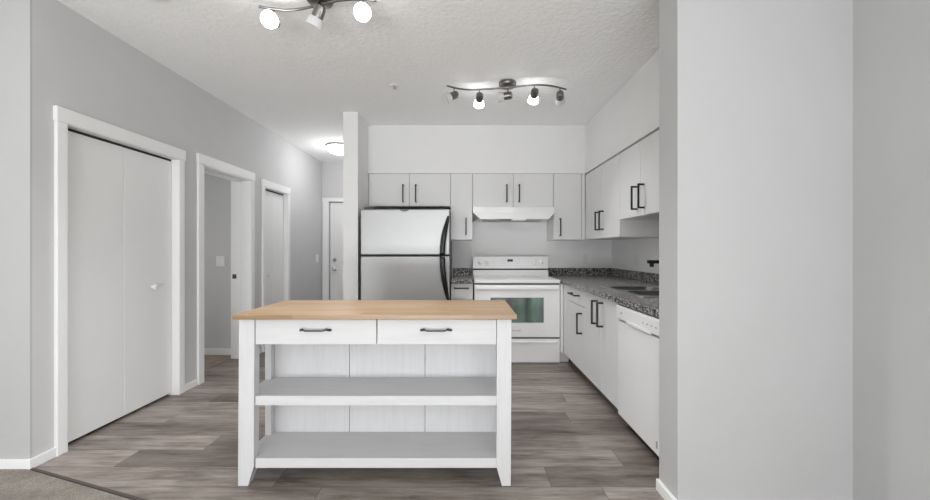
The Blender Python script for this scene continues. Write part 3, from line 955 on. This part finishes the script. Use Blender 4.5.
# ------------------------------------------------------------------ ceiling fixtures
def track_light(name, label, centre, bar, heads, canopy_r, group):
    """bar: list of (x, y) points; heads: (x, y, direction, lit)"""
    r = thing(name, label, 'track light', (0, 0, 0), 0, group)
    cx, cy = centre
    by = bar[len(bar) // 2][1]
    MB().lathe((cx, cy, CEIL - 0.0005), (0, 0, -1), [(0, 0), (canopy_r, 0), (canopy_r, 0.022), (canopy_r * 0.93, 0.032), (canopy_r * 0.86, 0.036), (0, 0.040)], 36).build('canopy', M['nickel'], r)
    zb = CEIL - 0.060
    MB().cyl((cx, cy, CEIL - 0.039), (cx, by, zb), 0.012, seg=16).build('stem', M['nickel'], r)
    # smooth the bar
    P = [Vector((x, y, zb)) for x, y in bar]
    S = []
    for i in range(len(P) - 1):
        p0, p1, p2, p3 = P[max(i - 1, 0)], P[i], P[i + 1], P[min(i + 2, len(P) - 1)]
        for k in range(8):
            t = k / 8
            S.append(0.5 * ((2 * p1) + (p2 - p0) * t + (2 * p0 - 5 * p1 + 4 * p2 - p3) * t * t + (3 * p1 - p0 - 3 * p2 + p3) * t ** 3))
    S.append(P[-1])
    MB().tube(S, 0.0075, 12, 1.0, (0, 0, 1)).build('bar', M['nickel'], r)
    for (hx, hy, d, lit, sl) in heads:
        d = Vector(d).normalized()
        z1 = zb - sl
        m = MB().cyl((hx, hy, zb), (hx, hy, z1), 0.005, seg=10)
        o = Vector((hx, hy, z1 - 0.018))
        m.lathe(o - d * 0.04, d, [(0, 0), (0.018, 0.001), (0.029, 0.008), (0.033, 0.025), (0.033, 0.078), (0.0, 0.078)], 24)
        hd = m.build('lamp_head', M['nickel'], r)
        s = MB().lathe(o + d * 0.034, d, [(0.032, 0), (0.040, 0.008), (0.046, 0.04), (0.047, 0.050), (0.044, 0.051), (0.040, 0.046), (0.0, 0.044)], 28)
        s.build('lamp_shade', M['lit'] if lit else M['frosted'], hd)
        if lit:
            ld = bpy.data.lights.new('bulb_light', 'SPOT'); ld.energy = lit; ld.shadow_soft_size = 0.045; ld.color = (0.985, 0.99, 1.0)
            ld.spot_size = math.radians(130); ld.spot_blend = 0.9
            lo_ = bpy.data.objects.new('bulb_light', ld); C.objects.link(lo_)
            lo_.location = o + d * 0.12; lo_.parent = r
            aim = (d * 0.1 + Vector((0, -0.22, -1.0))).normalized()
            lo_.rotation_euler = aim.to_track_quat('-Z', 'Y').to_euler()
    return r


GT = 'brushed nickel track lights'
track_light('track_light', 'five-head nickel track light on ceiling before the back cabinets', (0.380, 3.325),
            [(PX(447, 3.25), 3.25), (PX(458, 3.30), 3.305), (PX(472, 3.33), 3.335), (PX(488, 3.31), 3.315), (PX(508, 3.28), 3.285), (PX(526, 3.24), 3.25), (PX(543, 3.23), 3.235), (PX(556, 3.26), 3.27), (PX(566, 3.33), 3.325)],
            [(PX(454, 3.28), 3.29, (-0.8, -0.25, -0.45), 0, 0.05), (PX(479.5, 3.33), 3.328, (-0.05, 0.86, -0.55), 30.0, 0.05), (PX(508, 3.28), 3.285, (-0.95, 0.15, -0.10), 0, 0.055),
             (PX(534.5, 3.24), 3.24, (0.0, 0.86, -0.55), 30.0, 0.05), (PX(560, 3.29), 3.29, (0.25, 0.95, -0.30), 0, 0.05)], 0.078, GT)
track_light('track_light', 'three-head nickel track light nearest the camera, with two glowing faces', (-0.855, 2.19),
            [(-1.215, 2.192), (-1.15, 2.212), (-1.06, 2.225), (-0.96, 2.21), (-0.855, 2.18), (-0.75, 2.145), (-0.65, 2.13), (-0.57, 2.13), (-0.51, 2.14)],
            [(-1.143, 2.222, (0.16, -0.90, -0.38), 58.0, 0.055), (-0.855, 2.18, (-0.42, 0.25, -0.80), 0, 0.02), (-0.588, 2.130, (0.23, -0.81, -0.53), 58.0, 0.055)], 0.078, GT)

r = thing('ceiling_lamp', 'glowing round dome lamp on the hallway ceiling', 'ceiling lamp', (-1.80, 5.35, CEIL - 0.0005))
MB().lathe((0, 0, 0), (0, 0, -1), [(0, 0), (0.19, 0), (0.19, 0.02), (0.175, 0.028), (0, 0.028)], 40).build('base', M['nickel'], r)
MB().lathe((0, 0, -0.028), (0, 0, -1), [(0.185, 0), (0.182, 0.015), (0.165, 0.04), (0.13, 0.065), (0.08, 0.082), (0.03, 0.09), (0, 0.091)], 40).build('dome', M['lit_dome'], r)
ld = bpy.data.lights.new('dome_light', 'POINT'); ld.energy = 6.5; ld.shadow_soft_size = 0.1; ld.color = (0.985, 0.99, 1.0)
o = bpy.data.objects.new('dome_light', ld); C.objects.link(o); o.location = (0, 0, -0.25); o.parent = r

r = thing('smoke_detector', 'round white smoke detector on ceiling at the upper left', 'smoke detector', (-1.80, 2.125, CEIL - 0.0005))
MB().lathe((0, 0, 0), (0, 0, -1), [(0, 0), (0.070, 0), (0.070, 0.014), (0.062, 0.030), (0.03, 0.036), (0, 0.037)], 32).build('casing', M['plastic'], r)
MB().lathe((0.0, -0.03, -0.034), (0, 0, -1), [(0, 0), (0.010, 0), (0.009, 0.005), (0, 0.006)], 14).build('test_button', M['plastic'], r)
r = thing('fire_sprinkler', 'tiny white sprinkler head on ceiling left of the track light', 'sprinkler', (PX(394.3, 3.38), 3.38, CEIL - 0.0005))
MB().lathe((0, 0, 0), (0, 0, -1), [(0, 0), (0.040, 0), (0.036, 0.006), (0.012, 0.010), (0, 0.010)], 24).build('escutcheon', M['plastic'], r)
MB().lathe((0, 0, -0.0095), (0, 0, -1), [(0, 0), (0.009, 0), (0.007, 0.016), (0.018, 0.02), (0.018, 0.023), (0, 0.024)], 16).build('nozzle', M['chrome'], r)

# ------------------------------------------------------------------ switches and outlets
def plate(name, label, cat, loc, rz, w, h, toggles, group=None):
    """plate in local xz plane facing -y"""
    r = thing(name, label, cat, loc, rz, group)
    MB().box(-w / 2, w / 2, -0.006, 0.0, -h / 2, h / 2, 0.002).build('cover_plate', M['plastic'], r)
    for (x, z, a, b_, dep) in toggles:
        MB().box(x - a / 2, x + a / 2, -0.006 - dep, -0.0055, z - b_ / 2, z + b_ / 2, 0.001, 1).build('rocker' if cat == 'light switch' else 'socket', M['trim'], r)
    return r


plate('light_switch', 'double white light switch on bedroom wall through the open doorway', 'light switch', (PX(220.5, 4.355), 4.3595, 1.10), 0, 0.10, 0.12, [(-0.023, 0, 0.03, 0.065, 0.003), (0.023, 0, 0.03, 0.065, 0.003)])
plate('light_switch', 'slim white light switch on left wall near the entry door', 'light switch', (XL + 0.0005, 6.14, 1.09), PI / 2, 0.11, 0.13, [(0, 0, 0.04, 0.07, 0.003)])
plate('wall_outlet', 'white outlet on back wall above granite backsplash, right of range', 'outlet', (PX(585.2, YB), YB - 0.0005, PZ(259, YB)), 0, 0.055, 0.125, [(0, 0.026, 0.03, 0.03, 0.002), (0, -0.026, 0.03, 0.03, 0.002)])
plate('wall_outlet', 'white outlet on the right wall above backsplash beside the faucet', 'outlet', (XR - 0.0005, 4.12, PZ(260, 4.12)), -PI / 2, 0.09, 0.125, [(0, 0.026, 0.03, 0.03, 0.002), (0, -0.026, 0.03, 0.03, 0.002)])
